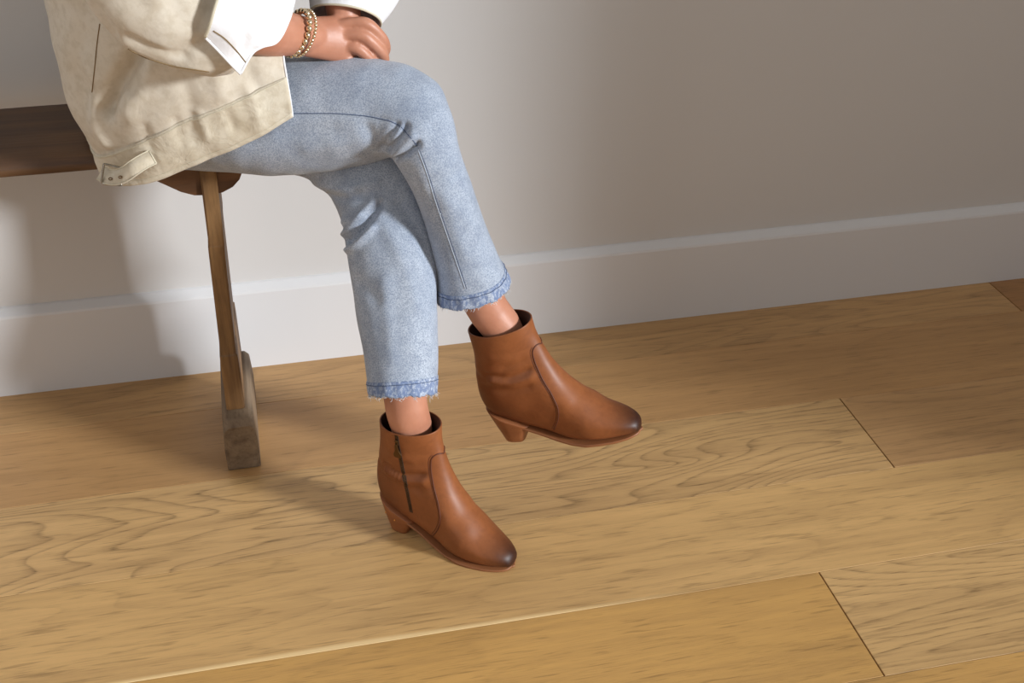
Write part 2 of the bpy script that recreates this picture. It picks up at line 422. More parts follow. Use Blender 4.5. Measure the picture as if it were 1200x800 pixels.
# seat board with a rounded front edge
def seat_board():
    x0, x1, y0, y1, z0, z1 = -1.42, -.010, -.300, -.056, .574, .598
    pr = [(y1, z0), (y1, z1-.004), (y1-.004, z1)]
    pr += [(y0+.03*(1-math.sin(a))-.0, z1-.013*(1-math.cos(a))) for a in np.linspace(0, math.pi/2, 8)]
    pr += [(y0, z0+.002), (y0+.002, z0)]
    nx = 60; V = []
    for i in range(nx+1):
        x = x0+(x1-x0)*i/nx
        for y, z in pr: 
            w = .0016*mnoise.noise(Vector((x*9, y*6, z*20)))
            V.append((x, y+w, z+w*.7))
    k = len(pr); F = grid_faces(nx+1, k)+[tuple(range(k)), tuple(nx*k+j for j in range(k))]
    o = make('seat', V, F, M_SEAT, bench); return o
seat_board()
# upright board (narrow side faces the room), slight taper and worn shoulders
def upright(xoff=0.0):
    lv = [(.108, -.108, -.076, -.328, -.132), (.205, -.107, -.076, -.3255, -.134), (.222, -.1065, -.0765, -.325, -.134), (.225, -.1045, -.0785, -.3225, -.137),
          (.41, -.1005, -.0745, -.3105, -.141), (.425, -.100, -.0735, -.3095, -.141), (.428, -.0985, -.073, -.3085, -.142), (.574, -.0965, -.0705, -.2985, -.146)]
    V = []; c = .003
    for z, xa, xb, ya, yb in lv:
        V += [(xa+c, ya, z), (xb-c, ya, z), (xb, ya+c, z), (xb, yb-c, z), (xb-c, yb, z), (xa+c, yb, z), (xa, yb-c, z), (xa, ya+c, z)]
    V = [(x+xoff, y, z) for x, y, z in V]
    F = grid_faces(len(lv), 8)+[tuple(range(8)), tuple((len(lv)-1)*8+j for j in range(8))]
    return make('leg', V, F, M_LEG, bench, smooth=False)
def foot(xoff=0.0):
    # runner on the floor with chamfered ends and top
    V = []; xs0, xs1 = -.119, -.061
    st = [(-.352, 0, .088, .006), (-.354, .003, .092, .0), (-.346, 0, .105, .0), (-.330, 0, .114, 0), (-.22, 0, .116, 0), (-.135, 0, .114, 0), (-.122, 0, .104, 0), (-.117, 0, .092, 0), (-.117, .0, .088, .006)]
    for y, zb, zt, ins in st:
        a, b = xs0+ins, xs1-ins; c = .008
        V += [(a, y, zb), (b, y, zb), (b+.001, y, zt*.5), (b-.002, y, zt-c), (b-c-.002, y, zt), (a+c+.002, y, zt), (a+.002, y, zt-c), (a-.001, y, zt*.5)]
    V = [(x+xoff, y, z) for x, y, z in V]
    F = grid_faces(len(st), 8)+[tuple(range(8)), tuple((len(st)-1)*8+j for j in range(8))]
    return bevel(make('foot', V, F, M_FOOT, bench, smooth=False), .003, 2, 25)
def cleat(xoff=0.0):
    # bracket board with an ogee lower edge under the seat
    low = [(-.19, .574), (-.185, .556), (-.170, .547), (-.150, .534), (-.130, .521), (-.110, .513), (-.085, .511), (-.065, .514), (-.048, .522), (-.036, .534), (-.028, .552), (-.026, .574)]
    k = len(low); V = [(x+xoff, y, z) for y in (-.292, -.268) for x, z in low]
    F = [tuple(range(k)), tuple(range(k, 2*k))[::-1]]+[(i, i+1, k+i+1, k+i) for i in range(k-1)]+[(k-1, 0, k, 2*k-1)]
    return make('bracket', V, F, M_CLEAT, bench, smooth=False)
upright(); foot(); cleat(); upright(-1.14); foot(-1.14); cleat(-1.14)

# ------------------------------------------------------------------ person
def on_seat(V, z=.6022):
    """cloth and flesh resting on the seat flatten against it"""
    V = np.array(V, float); sh = V.shape; V = V.reshape(-1, 3)
    k = (V[:, 0] < .006) & (V[:, 1] > -.312) & (V[:, 1] < -.01); V[k, 2] = np.maximum(V[k, 2], z); return V.reshape(sh)
person = bpy.data.objects.new('person', None); COL.objects.link(person); person.location = (-.10, -.24, .60)
tag(person, 'seated person in cream jacket, light blue jeans and tan ankle boots, legs crossed', 'person')

def leg_grid(st, n, m):
    """st: (front edge px, back edge px, depth y, half depth) from hip to hem"""
    C = []
    for pf, pb, y, b in st:
        mid = ((pf[0]+pb[0])/2, (pf[1]+pb[1])/2); c = at(*mid, y); k = kdepth(c)
        A = atk(*pf, k)-atk(*pb, k); C.append(np.concatenate([c, A/2, [b]]))
    Q = spline(np.array(C), n); T = np.gradient(Q[:, :3], axis=0); G = np.zeros((n, m, 3))
    for i in range(n):
        S = Q[i, 3:6]; B = unit(np.cross(unit(S), CU*0+unit(T[i]))); 
        if B@CW > 0: B = -B
        for j in range(m):
            th = 2*math.pi*j/m; cs, sn = math.cos(th), math.sin(th)
            G[i, j] = Q[i, :3]+S*np.sign(cs)*abs(cs)**.92+B*Q[i, 6]*np.sign(sn)*abs(sn)**.92
    return G
R_ST = [((205, 78), (205, 198), -.30, .085), ((280, 68), (275, 202), -.345, .088), ((340, 67), (335, 204), -.38, .085), ((400, 68), (392, 197), -.41, .08),
        ((455, 73), (430, 188), -.435, .074), ((490, 82), (450, 182), -.455, .068), ((515, 101), (456, 183), -.472, .064), ((527, 128), (461, 188), -.483, .062),
        ((536, 163), (470, 203), -.488, .061), ((548, 205), (484, 228), -.490, .060), ((564, 250), (498, 265), -.492, .060), ((581, 294), (508, 309), -.494, .060), ((597, 327), (512, 349), -.496, .060)]
L_ST = [((250, 95), (240, 188), -.23, .07), ((340, 105), (322, 198), -.29, .068), ((420, 115), (366, 212), -.345, .064), ((465, 138), (388, 232), -.385, .06),
        ((488, 172), (399, 258), -.412, .058), ((502, 220), (404, 288), -.440, .058), ((509, 270), (411, 322), -.475, .058), ((512, 332), (419, 368), -.515, .058),
        ((513, 400), (426, 416), -.552, .059), ((513, 459), (431, 461), -.585, .060)]
FN, FM = 380, 132
def cloth_leg(st, folds, seed):
    G = leg_grid(st, FN, FM); F = grid_faces(FN, FM); N = grid_normals(G)
    c = G.mean(axis=1, keepdims=True)
    if ((G-c)*N).sum() < 0: N = -N
    G = rumple(G, N, .0035, 11, seed); G = rumple(G, N, .0016, 30, seed+5, (1, 1, .6))
    G = fold(G, N, F, folds); return G
RF = [([(340, 134), (400, 134), (440, 138), (466, 146), (482, 160)], -.0012, .003),
      ([(476, 148), (466, 163), (453, 177)], -.010, .0045), ([(466, 146), (455, 161), (446, 176)], -.006, .0045), ([(471, 150), (460, 167)], .004, .005),
      ([(490, 169), (478, 179), (462, 187)], -.010, .0042), ([(483, 161), (470, 174), (462, 180)], .006, .006),
      ([(505, 150), (480, 175)], -.003, .012), ([(430, 150), (445, 172)], -.003, .009), ([(515, 130), (490, 160)], .003, .012),
      ([(540, 200), (510, 215)], -.002, .010), ([(560, 270), (530, 240)], .002, .012), ([(360, 175), (420, 165)], .002, .012), ([(330, 155), (390, 150)], -.0015, .01),
      ([(520, 230), (545, 300)], .002, .010)]
LF = [([(346, 207), (380, 218), (410, 222), (440, 214)], .004, .010), ([(384, 228), (402, 232), (425, 226)], -.004, .007), ([(400, 262), (420, 252), (438, 236)], .006, .008),
      ([(403, 285), (413, 280), (428, 262), (445, 240)], -.011, .006), ([(408, 292), (420, 284), (436, 268)], .008, .007), ([(404, 274), (412, 266), (424, 254)], .007, .006),
      ([(440, 250), (470, 300), (490, 360)], .003, .012), ([(470, 240), (495, 280), (505, 330)], -.004, .010), ([(420, 330), (440, 350)], -.003, .012), ([(450, 330), (460, 420)], .0025, .012)]
GR = cloth_leg(R_ST, RF, 3); GL = cloth_leg(L_ST, LF, 9)
def jeans_mesh():
    mb = MB()
    for G in (GR, GL):
        n, m, _ = G.shape; c = G[-1].mean(axis=0)
        inn = [c+(G[-1]-c)*.955, G[-20]+(G[-20].mean(axis=0)-G[-20])*.055, G[-56]+(G[-56].mean(axis=0)-G[-56])*.06]
        full = np.concatenate([G, np.array(inn)]); F = grid_faces(n+3, m)
        F += [tuple(range(m))]
        mb.add(full.reshape(-1, 3), F)
    # seat of the trousers, bridging both hips
    Q = np.array([list(at(165, 140, -.16))+[.07], list(at(190, 140, -.22))+[.085], list(at(210, 138, -.29))+[.078]])
    mb.tube(Q[:, :3], Q[:, 3], m=24, n=10)
    return mb
jm = jeans_mesh(); jm.V = [tuple(v) for v in on_seat(jm.V)]; jeans = jm.build('jeans', M_DENIM, person, label='light washed blue straight-leg jeans with frayed hems')
JB = bvh_of(jm.V, jm.F)
def hem(G, seed):
    n, m, _ = G.shape; rows = G[-14:]; c = rows.mean(axis=1, keepdims=True); d = rows-c; dn = d/np.linalg.norm(d, axis=2, keepdims=True)
    rg = np.random.RandomState(seed); ph = np.cumsum(rg.uniform(.25, .55, m)); ph = ph/ph[-1]*2*math.pi*17
    off = .0010+.0009*np.sin(ph)[None, :]*np.sin(np.linspace(.2, 2.9, 14))[:, None]
    out = rows+dn*off[:, :, None]; inn = rows-dn*.0022
    T = unit(G[-1].mean(axis=0)-G[-14].mean(axis=0)); wav = (.0012*np.sin(ph*.7+1)+.0008*rg.randn(m))
    out[-1] += T*wav[:, None]; inn[-1] += T*wav[:, None]
    lo = out[-1:]*.5+inn[-1:]*.5+T*.0018
    full = np.concatenate([rows[:1]+dn[:1]*.0002, out, lo, inn[::-1]]); V = full.reshape(-1, 3)
    h = make('hem', V, grid_faces(len(full), m), M_HEM, jeans, label='roped faded denim hem with raw edge')
    st = MB(); s = rows[3]+dn[3]*(off[3][:, None]+.0004)
    st.tube(np.vstack([s, s[:1]]), .0006, m=5, cap=False); st.build('hem_stitching', M_STITCH, jeans)
    th = MB(); e = full[15]
    for q in range(150):
        j = rg.randint(m); p = e[j]+(e[(j+1) % m]-e[j])*rg.rand(); ln = rg.uniform(.002, .007)*(2.0 if rg.rand() < .12 else 1)
        dr = unit(T*rg.uniform(.3, 1)+dn[-1][j]*rg.uniform(-.2, .7)+rg.randn(3)*.5)
        dr2 = unit(dr+rg.randn(3)*.7); th.tube([p-T*.001, p+dr*ln*.5, p+dr*ln*.5+dr2*ln*.5], [.0003, .00028, .0002], m=4)
    o = th.build('frayed_threads', M_THREAD, jeans); o['kind'] = 'stuff'
hem(GR, 4); hem(GL, 8)
def surf_tube(bvh, pts, r, name, mat, parent, n=40, lift=.3, m=6):
    P, N = hits(bvh, pts, n)
    P = [p+nn*r*lift for p, nn in zip(P, N)]
    o = MB().tube(P, r, m=m).build(name, mat, parent); return o
surf_tube(JB, [(340, 133), (400, 133.5), (440, 138), (466, 146), (480, 160), (489, 171)], .0007, 'seam', M_STITCH, jeans)
surf_tube(JB, [(342, 135), (400, 135.5), (438, 140), (464, 148), (477, 161), (487, 172)], .0004, 'seam', M_PALEDENIM, jeans)
surf_tube(JB, [(489, 173), (499, 200), (510, 235), (522, 270), (534, 305), (545, 338)], .0007, 'seam', M_PALEDENIM, jeans)
surf_tube(JB, [(491, 173), (501, 200), (512, 235), (524, 270), (536, 305), (547, 338)], .0004, 'seam', M_STITCH, jeans)

# ---- boots -------------------------------------------------------------------------------------------
BOOT = np.array([  # bottom x,z | top x,z | half width | flatness of the lower half
    (.1908, .0080, .1930, .0135, .004, 1.0), (.1890, .0060, .1918, .0220, .0125, .92), (.183, .0060, .1865, .0305, .0195, .9), (.172, .0055, .176, .0385, .0268, .85), (.152, .005, .158, .0480, .0342, .8),
    (.128, .005, .137, .0605, .0398, .78), (.104, .0055, .118, .078, .0430, .78), (.080, .008, .1015, .0945, .0410, .8), (.055, .014, .088, .114, .0380, .84),
    (.030, .023, .0765, .136, .0355, .84), (.000, .034, .0680, .156, .0340, .83), (-.030, .045, .0625, .174, .0335, .84), (-.057, .056, .0590, .187, .0340, .88),
    (-.0668, .074, .0570, .197, .0350, .95), (-.0710, .102, .0555, .206, .0358, 1), (-.0680, .132, .0545, .213, .0368, 1), (-.0620, .162, .0540, .219, .0380, 1),
    (-.0580, .193, .0535, .225, .0390, 1), (-.0575, .2235, .0535, .2320, .0398, 1)])
def boot_grid(n=110, m=72):
    P = np.hstack([(BOOT[:, 0:1]+BOOT[:, 2:3])/2, BOOT[:, 4:5]*0, (BOOT[:, 1:2]+BOOT[:, 3:4])/2, BOOT])
    Q = spline(P, n)[:, 3:]; G = np.zeros((n, m, 3))
    for i, (bx, bz, tx, tz, w, fl) in enumerate(Q):
        w = max(w, .003); footness = max(0, min(1, (bx+.0)/.1))
        for j in range(m):
            th = 2*math.pi*j/m; cs, sn = math.cos(th), math.sin(th)
            e = fl if cs < 0 else 1.0
            u = np.sign(cs)*abs(cs)**(e if cs < 0 else 1.0); v = np.sign(sn)*abs(sn)**((1-(1-fl)*2.6) if cs < 0 else 1.0+.12*footness)
            G[i, j] = ((bx+tx)/2+u*(tx-bx)/2, w*v-.004*max(0, (bx-.02)/.17), (bz+tz)/2+u*(tz-bz)/2)
    return G
def boot_folds(G):
    N = grid_normals(G); c = G.mean(axis=1, keepdims=True)
    if ((G-c)*N).sum() < 0: N = -N
    V = G.reshape(-1, 3); D = np.zeros(len(V))
    def crease(pts, amp, w, side=None):
        nonlocal D
        P = np.array(pts); d = np.full(len(V), 1e9)
        for a, b in zip(P[:-1], P[1:]):
            ab = b-a; t = np.clip(((V[:, [0, 2]]-a)@ab)/(ab@ab), 0, 1); d = np.minimum(d, np.linalg.norm(V[:, [0, 2]]-(a+t[:, None]*ab), axis=1))
        k = amp*np.exp(-(d/w)**2)
        if side: k = k*(V[:, 1]*side > -.005)
        D += k
    crease([(-.035, .150), (.0, .143), (.035, .152)], -.0044, .006); crease([(-.03, .139), (.005, .131), (.038, .140)], .0042, .007)
    crease([(-.05, .124), (-.01, .117), (.03, .124)], -.0028, .007); crease([(.0, .165), (.03, .172)], -.0018, .006)
    crease([(-.06, .145), (-.04, .138)], -.002, .006); crease([(.055, .12), (.085, .085)], .0012, .010)
    crease([(-.02, .185), (.02, .178)], .0014, .008); crease([(.09, .06), (.12, .045)], -.0010, .008)
    D += np.array([.0012*mnoise.noise(Vector(v*28)) for v in V])
    return (V+N.reshape(-1, 3)*D[:, None]).reshape(G.shape)
BG = boot_folds(boot_grid())
def boot_upper():
    n, m, _ = BG.shape; mb = MB()
    top = BG[-1]; c = top.mean(axis=0)
    rim = c+(top-c)*.985+np.array([0, 0, .0012]); rim2 = c+(top-c)*.955+np.array([0, 0, .0004])
    full = np.concatenate([BG, rim[None], rim2[None]])
    F = grid_faces(n+2, m)+[tuple(range(m))]; mb.add(full.reshape(-1, 3), F); return mb, rim2
def boot_lining(rim2):
    rows = [rim2]
    for i in (-8, -20, -32):
        g = BG[i]; cc = g.mean(axis=0); rows.append(cc+(g-cc)*.83)
    G = np.array(rows); F = grid_faces(4, G.shape[1])+[tuple(3*G.shape[1]+j for j in range(G.shape[1]))]
    return G.reshape(-1, 3), F
UP, RIM2 = boot_upper()
def boot_sole():
    # thin welted sole following the feather line, from the toe back to the heel breast
    xs = np.concatenate([.1936-.0075*(1-np.cos(np.linspace(0, math.pi/2, 8))), np.linspace(.185, -.012, 40)]); b = BOOT[:13][::-1]; V = []
    for x in xs:
        z = min(np.interp(x, b[:, 0], b[:, 1]), .0062) if x > .12 else np.interp(x, b[:, 0], b[:, 1]); w = np.interp(x, b[:, 0], b[:, 4])*np.interp(x, [-.02, .02, .07, .11, .19], [.80, .82, .93, .98, 1.0])+np.interp(x, [.02, .09], [.0, .0009])
        if x > .1908: w = .0050*math.sqrt(max(0, (.1937-x)/.0029))+.0004
        zt, zb = z+.0002, max(z-.0048, max(0, x-.15)*.06)
        zb = min(zb, zt-.0034); yo = -.004*max(0, (x-.02)/.17); t = .0010
        V += [(x, yo-w+t, zb), (x, yo-w, zb+t), (x, yo-w, zt-t), (x, yo-w+t, zt), (x, yo+w-t, zt), (x, yo+w, zt-t), (x, yo+w, zb+t), (x, yo+w-t, zb)]
    n = len(xs); return V, grid_faces(n, 8)+[tuple(range(8)), tuple((n-1)*8+j for j in range(8))]
def boot_heel():
    V = []; n = 14; m = 32
    for i in range(n):
        f = i/(n-1); s = f**1.2
        xb = -.0475*(1-s)-.0672*s; xf = -.009*(1-s)+.010*s; w = .0215*(1-f)+.0298*f**.9
        for j in range(m):
            a = 2*math.pi*j/m; cx = math.cos(a); sy = math.sin(a)
            x = (xf+xb)/2+(xf-xb)/2*(np.sign(cx)*abs(cx)**(.35 if cx > 0 else .95)); y = w*np.sign(sy)*abs(sy)**(.55 if cx > 0 else .9)
            tz = np.interp(x, [-.0672, -.05, 0, .012], [.0685, .0590, .0375, .0325])
            V.append((x, y, tz*f))
    F = grid_faces(n, m)+[tuple(range(m))[::-1], tuple((n-1)*m+j for j in range(m))]
    return V, F
def euler_m(a, b, c): return Matrix.Rotation(c, 4, 'Z') @ Matrix.Rotation(b, 4, 'Y') @ Matrix.Rotation(a, 4, 'X')
ML = Matrix.Translation((.187, -.583, 0)) @ euler_m(0, 0, -.716) @ Matrix.Scale(.975, 4)
MR = Matrix.Translation((.401, -.517, .117)) @ euler_m(.066, -.225, -.495)
ZIP_PX = [(463, 500), (464, 506), (466, 520), (470, 540), (475, 565), (480, 590), (482, 600)]
SEAM_PX = [(520, 531), (512, 532), (506, 537), (505, 546), (508, 568), (514, 592), (516, 608), (513, 620), (506, 629)]
BL = BVHTree.FromPolygons([tuple(ML @ Vector(v)) for v in UP.V], UP.F)
LI = ML.inverted()
ZP, ZN = hits(BL, ZIP_PX, 60); ZP = [np.array(LI @ Vector(p)) for p in ZP]; ZN = [unit(np.array(LI.to_3x3() @ Vector(p))) for p in ZN]
_k = [i for i in range(len(ZP)) if ZP[i][1] < 0]; ZP = [ZP[i] for i in _k][1:]; ZN = [ZN[i] for i in _k][1:]
SP, SN = hits(BL, SEAM_PX, 44); SP = [np.array(LI @ Vector(p)) for p in SP]; SN = [unit(np.array(LI.to_3x3() @ Vector(p))) for p in SN]
SP, SN = [p for p in SP if p[1] < .012], [n_ for p, n_ in zip(SP, SN) if p[1] < .012]
UB = bvh_of(UP.V, UP.F)
def side_hit(x, z, sgn):
    L, N, i, d = UB.ray_cast(Vector((x, sgn*.2, z)), Vector((0, -sgn, 0)))
    return (np.array(L), np.array(N)*(1 if N[1]*sgn > 0 else -1)) if L is not None else None
def boot(mw, flip, label, zlabel):
    fl = np.array([1, -1 if flip else 1, 1])
    def fx(V): return [np.asarray(v)*fl for v in V]
    up = make('boot', fx(UP.V), UP.F, M_LEATHER, person, label=label); 
    up.matrix_parent_inverse = Matrix.Translation(person.location).inverted(); up.matrix_basis = mw
    V, F = boot_lining(RIM2); make('lining', fx(V), F, M_INSIDE, up)
    V, F = boot_sole(); bevel(make('sole', fx(V), F, M_SOLE, up), .0008, 1)
    V, F = boot_heel(); bevel(make('heel', fx(V), F, M_HEEL, up, label='stacked leather block heel', smooth=True), .001, 1, 50)
    # quarter seams on both sides
    for sgn in (-1, 1):
        pts = []
        for p, nn in zip(SP, SN):
            if sgn < 0: pts.append(p+nn*.0004)
            else:
                h = side_hit(p[0], p[2], 1)
                if h: pts.append(h[0]+h[1]*.0004)
        MB().tube(fx(pts), .0011, m=6).build('seam', M_PIPE, up)
        off = []
        for p in pts: off.append(np.array([p[0]-.0035, p[1]*1.0, p[2]+.001]))
        pr = [side_hit(o[0], o[2], sgn) for o in off]; pr = [h[0]+h[1]*.0001 for h in pr if h]
        MB().tube(fx(pr[4:]), .0005, m=5).build('stitching', M_PIPE, up)
    # zip on the inner side
    tape = MB(); Vt = []
    for i, (p, nn) in enumerate(zip(ZP, ZN)):
        t = unit(ZP[min(i+1, len(ZP)-1)]-ZP[max(i-1, 0)]); s = unit(np.cross(t, nn)); Vt += [p-s*.0035-nn*.0004, p-s*.0033+nn*.0006, p+s*.0033+nn*.0006, p+s*.0035-nn*.0004]
    tape.add(Vt, grid_faces(len(ZP), 4)+[(0, 1, 2, 3), tuple(4*(len(ZP)-1)+j for j in range(4))])
    zo = make('zip', fx(tape.V), tape.F, M_ZIP, up, smooth=False, label=zlabel)
    teeth = MB()
    Z2 = spline(np.hstack([ZP, ZN]), 64)
    for i in range(62):
        p, nn = Z2[i, :3], unit(Z2[i, 3:]); t = unit(Z2[i+1, :3]-p); s = unit(np.cross(t, nn)); a = s*.0013; b = t*.0006; c = nn*.0014; o = p+s*(.0004 if i % 2 else -.0004)
        teeth.add([o-a-b, o+a-b, o+a+b, o-a+b, o-a-b+c, o+a-b+c, o+a+b+c, o-a+b+c], [(0, 1, 2, 3), (4, 7, 6, 5), (0, 4, 5, 1), (1, 5, 6, 2), (2, 6, 7, 3), (3, 7, 4, 0)])
    make('zip_teeth', fx(teeth.V), teeth.F, M_BRASS, up, smooth=False)
    p, nn = ZP[4], unit(ZN[4]); t = unit(ZP[12]-ZP[0]); s = unit(np.cross(t, nn)); pull = MB()
    def slab(c0, L, w0, w1, th, lift):
        A = c0+nn*lift; Vs = []
        for q, w in ((0, w0*.6), (.12, w0), (.5, (w0+w1)/2*.8), (.75, w1), (.93, w1*.9), (1, w1*.5)):
            for sg in (-1, 1): Vs += [A+t*L*q+s*w*sg, A+t*L*q+s*w*sg+nn*th]
        Fs = []
        for i in range(5):
            a = 4*i; Fs += [(a, a+2, a+6, a+4), (a+1, a+5, a+7, a+3), (a, a+4, a+5, a+1), (a+2, a+3, a+7, a+6)]
        pull.add(Vs, Fs+[(0, 1, 3, 2), (20, 22, 23, 21)])
    slab(p-t*.004, .011, .0032, .0026, .003, .001); slab(p+t*.002, .027, .0024, .0075, .0020, .0045)
    bevel(make('zip_pull', fx(pull.V), pull.F, M_BRASS, up, smooth=False, label='aged brass zip pull'), .0005, 1)
    # pins on the inner side of the heel
    for (x, z) in ((-.047, .036), (-.026, .031)):
        hb = bvh_of(*boot_heel()); L, N, i, d = hb.ray_cast(Vector((x, -.2, z)), Vector((0, 1, 0)))
        if L is not None:
            c = np.array(L)*fl; make('heel_pin', *(lambda b: (b.V, b.F))(MB().ball(c, .0019, 8, 6)), M_COPPER, up)
    # back stay seam
    bk = []
    for i in range(62, 108): bk.append(BG[i][BG.shape[1]//2]+np.array([-.0003, 0, 0]))
    MB().tube(fx(bk), .0007, m=5).build('seam', M_PIPE, up)
    return up
boot_l = boot(ML, False, 'tan leather ankle boot standing on the floor, brass zip on its side', 'aged brass zip down the inner side')
boot_r = boot(MR, True, 'tan leather ankle boot on the raised crossed foot, toe pointing right', 'aged brass zip down the inner side')

# ---- body: one continuous skin -----------------------------------------------------------------------
fdir = np.array([.82, -.57, 0]); rdir = np.array([-.57, -.82, 0]); up_ = np.array([0, 0, 1.])
def W(mw, p): return np.array(mw @ Vector(p))
def body_shapes():
    mb = MB()
    def tb(pts, r, n=24, m=18): mb.tube(pts, r, m=m, n=n)
    # torso, neck, head
    def ring_loft(rs, n=30, m=36):
        Q = spline(np.array(rs), n); V = []
        for x, y, z, a, b in Q:
            for j in range(m):
                th = 2*math.pi*j/m; V.append(np.array([x, y, z])+rdir*a*math.cos(th)+fdir*b*math.sin(th))
        mb.add(V, grid_faces(n, m)+[tuple(range(m))[::-1], tuple((n-1)*m+j for j in range(m))])
    ring_loft([(-.115, -.235, .625, .12, .09), (-.115, -.235, .68, .155, .105), (-.125, -.24, .78, .13, .095), (-.135, -.245, .88, .135, .10), (-.14, -.25, 1.0, .155, .10), (-.145, -.25, 1.08, .15, .075), (-.14, -.25, 1.12, .07, .055),
               (-.13, -.255, 1.16, .05, .05), (-.12, -.262, 1.20, .05, .052)])
    hc = np.array([-.105, -.272, 1.285])
    ring_loft([(hc[0]-.01, hc[1]+.006, hc[2]-.09, .03, .05), (hc[0]+.002, hc[1]-.002, hc[2]-.07, .05, .075), (*(hc+[0, 0, -.03]), .064, .088), (*(hc+[0, 0, .02]), .072, .096), (*(hc+[-.006, .004, .07]), .064, .088), (*(hc+[-.008, .006, .10]), .034, .05), (*(hc+[-.008, .006, .108]), .012, .015)], 26, 32)
    tb([hc+fdir*.086+up_*.014, hc+fdir*.096-up_*.008, hc+fdir*.102-up_*.020, hc+fdir*.090-up_*.026], [.007, .0075, .009, .007], 10, 10)   # nose
    tb([hc+fdir*.083-up_*.056+rdir*.02, hc+fdir*.092-up_*.054, hc+fdir*.083-up_*.056-rdir*.02], [.004, .008, .004], 9, 8)                # mouth
    for sg in (-1, 1): tb([hc+rdir*sg*.068+up_*.022, hc+rdir*sg*.078+up_*.005-fdir*.008, hc+rdir*sg*.07-up_*.028], [.006, .011, .006], 9, 8)
    # legs (inside the trousers)
    for G, mw in ((GR, MR), (GL, ML)):
        c = G.mean(axis=1); idx = [int(q*FN/230) for q in (10, 40, 75, 105, 130, 160, 190, 214)]
        rr = [.07, .066, .06, .05, .046, .044, .036, .034]
        pts = [c[i] for i in idx]
        ax = W(mw, (0, 0, .215)); ay = W(mw, (-.008, 0, .15)); az = W(mw, (-.014, 0, .095))
        pts += [c[-1]*.5+ax*.5, ax, ay, az]; rr += [.0335, .0325, .030, .026]
        tb(pts, rr, 60, 48)
        tb([W(mw, (-.035, 0, .085)), W(mw, (.02, 0, .085)), W(mw, (.08, 0, .055)), W(mw, (.13, 0, .032)), W(mw, (.155, 0, .028))], [.024, .028, .024, .018, .014], 20, 14)
    # right arm, palm and fingers
    sh = np.array([-.205, -.375, 1.055]); el = np.array([-.135, -.505, .905]); wr_ = at(352, 41, -.424)
    tb([sh, sh*.5+el*.5+[-.01, -.012, 0], el, at(240, 10, -.50), at(305, 36, -.470), wr_, at(374, 43, -.412)], [.055, .046, .040, .038, .0335, .0275, .019], 40, 20)
    tb([np.array([-.14, -.25, 1.05]), sh], [.06, .056], 8, 16)
    PALM = [((350, 18), (340, 64), -.424, .0225), ((370, 18), (360, 68), -.414, .0205), ((394, 17), (382, 72), -.404, .0190), ((414, 18), (398, 76), -.397, .0175), ((428, 24), (408, 80), -.392, .0130)]
    C = []
    for pf, pb, y, b in PALM:
        c = at((pf[0]+pb[0])/2, (pf[1]+pb[1])/2, y); k = kdepth(c); C.append(np.concatenate([c, (atk(*pf, k)-atk(*pb, k))/2, [b]]))
    Q = spline(np.array(C), 24); T = np.gradient(Q[:, :3], axis=0); m = 28; V = []
    for i in range(24):
        S = Q[i, 3:6]; B = unit(np.cross(unit(S), unit(T[i])))
        for j in range(m):
            th = 2*math.pi*j/m; V.append(Q[i, :3]+S*math.cos(th)*.96+B*Q[i, 6]*math.sin(th))
    mb.add(V, grid_faces(24, m)+[tuple(range(m))[::-1], tuple(23*m+j for j in range(m))])
    fg = [([(392, 30, -.402), (412, 27, -.404), (429, 28, -.407), (442, 38, -.407), (450, 49, -.402), (451, 62, -.388), (444, 70, -.380)], .0088),
          ([(388, 42, -.404), (408, 41, -.409), (425, 42, -.413), (439, 53, -.414), (449, 65, -.408), (448, 78, -.392), (440, 84, -.384)], .0090),
          ([(384, 54, -.404), (402, 54, -.409), (417, 56, -.414), (430, 66, -.415), (439, 77, -.409), (438, 89, -.394)], .0086),
          ([(380, 65, -.403), (394, 67, -.407), (406, 70, -.411), (418, 79, -.411), (426, 88, -.405), (425, 98, -.392)], .0078)]
    for pts, r in fg:
        k = len(pts); rad = [r*.8, r*.95, r*1.12]+[r*.96-.0006*q for q in range(k-3)]; rad[4] *= 1.08
        tb([at(*p) for p in pts], rad, 26, 14)
    tb([at(376, 36, -.395), at(396, 38, -.375), at(418, 44, -.362), at(434, 56, -.358)], [.016, .013, .0105, .009], 18, 12)      # thumb, behind
    # left arm: forearm comes down behind, hand rests under the right one
    shl = np.array([-.02, -.125, 1.055]); ell = np.array([.128, -.172, .978]); wl = at(401, 2, -.365)
    tb([np.array([-.14, -.25, 1.05]), shl], [.06, .054], 8, 16)
    tb([shl, (shl+ell)/2+[.01, .01, -.01], ell, ell*.45+wl*.55, wl, at(404, 26, -.375)], [.052, .044, .038, .034, .0265, .024], 36, 18)
    tb([at(404, 24, -.370), at(408, 44, -.362), at(412, 60, -.36)], [.022, .024, .018], 14, 16)
    for q, (dx, dy) in enumerate(((14, -3), (16, 6), (14, 13), (10, 19))):
        tb([at(404, 54+q*2, -.362), at(402+dx, 62+dy*.5, -.370+q*.004), at(404+dx, 72+dy, -.372)], [.0095, .009, .0078], 14, 12)
    return mb
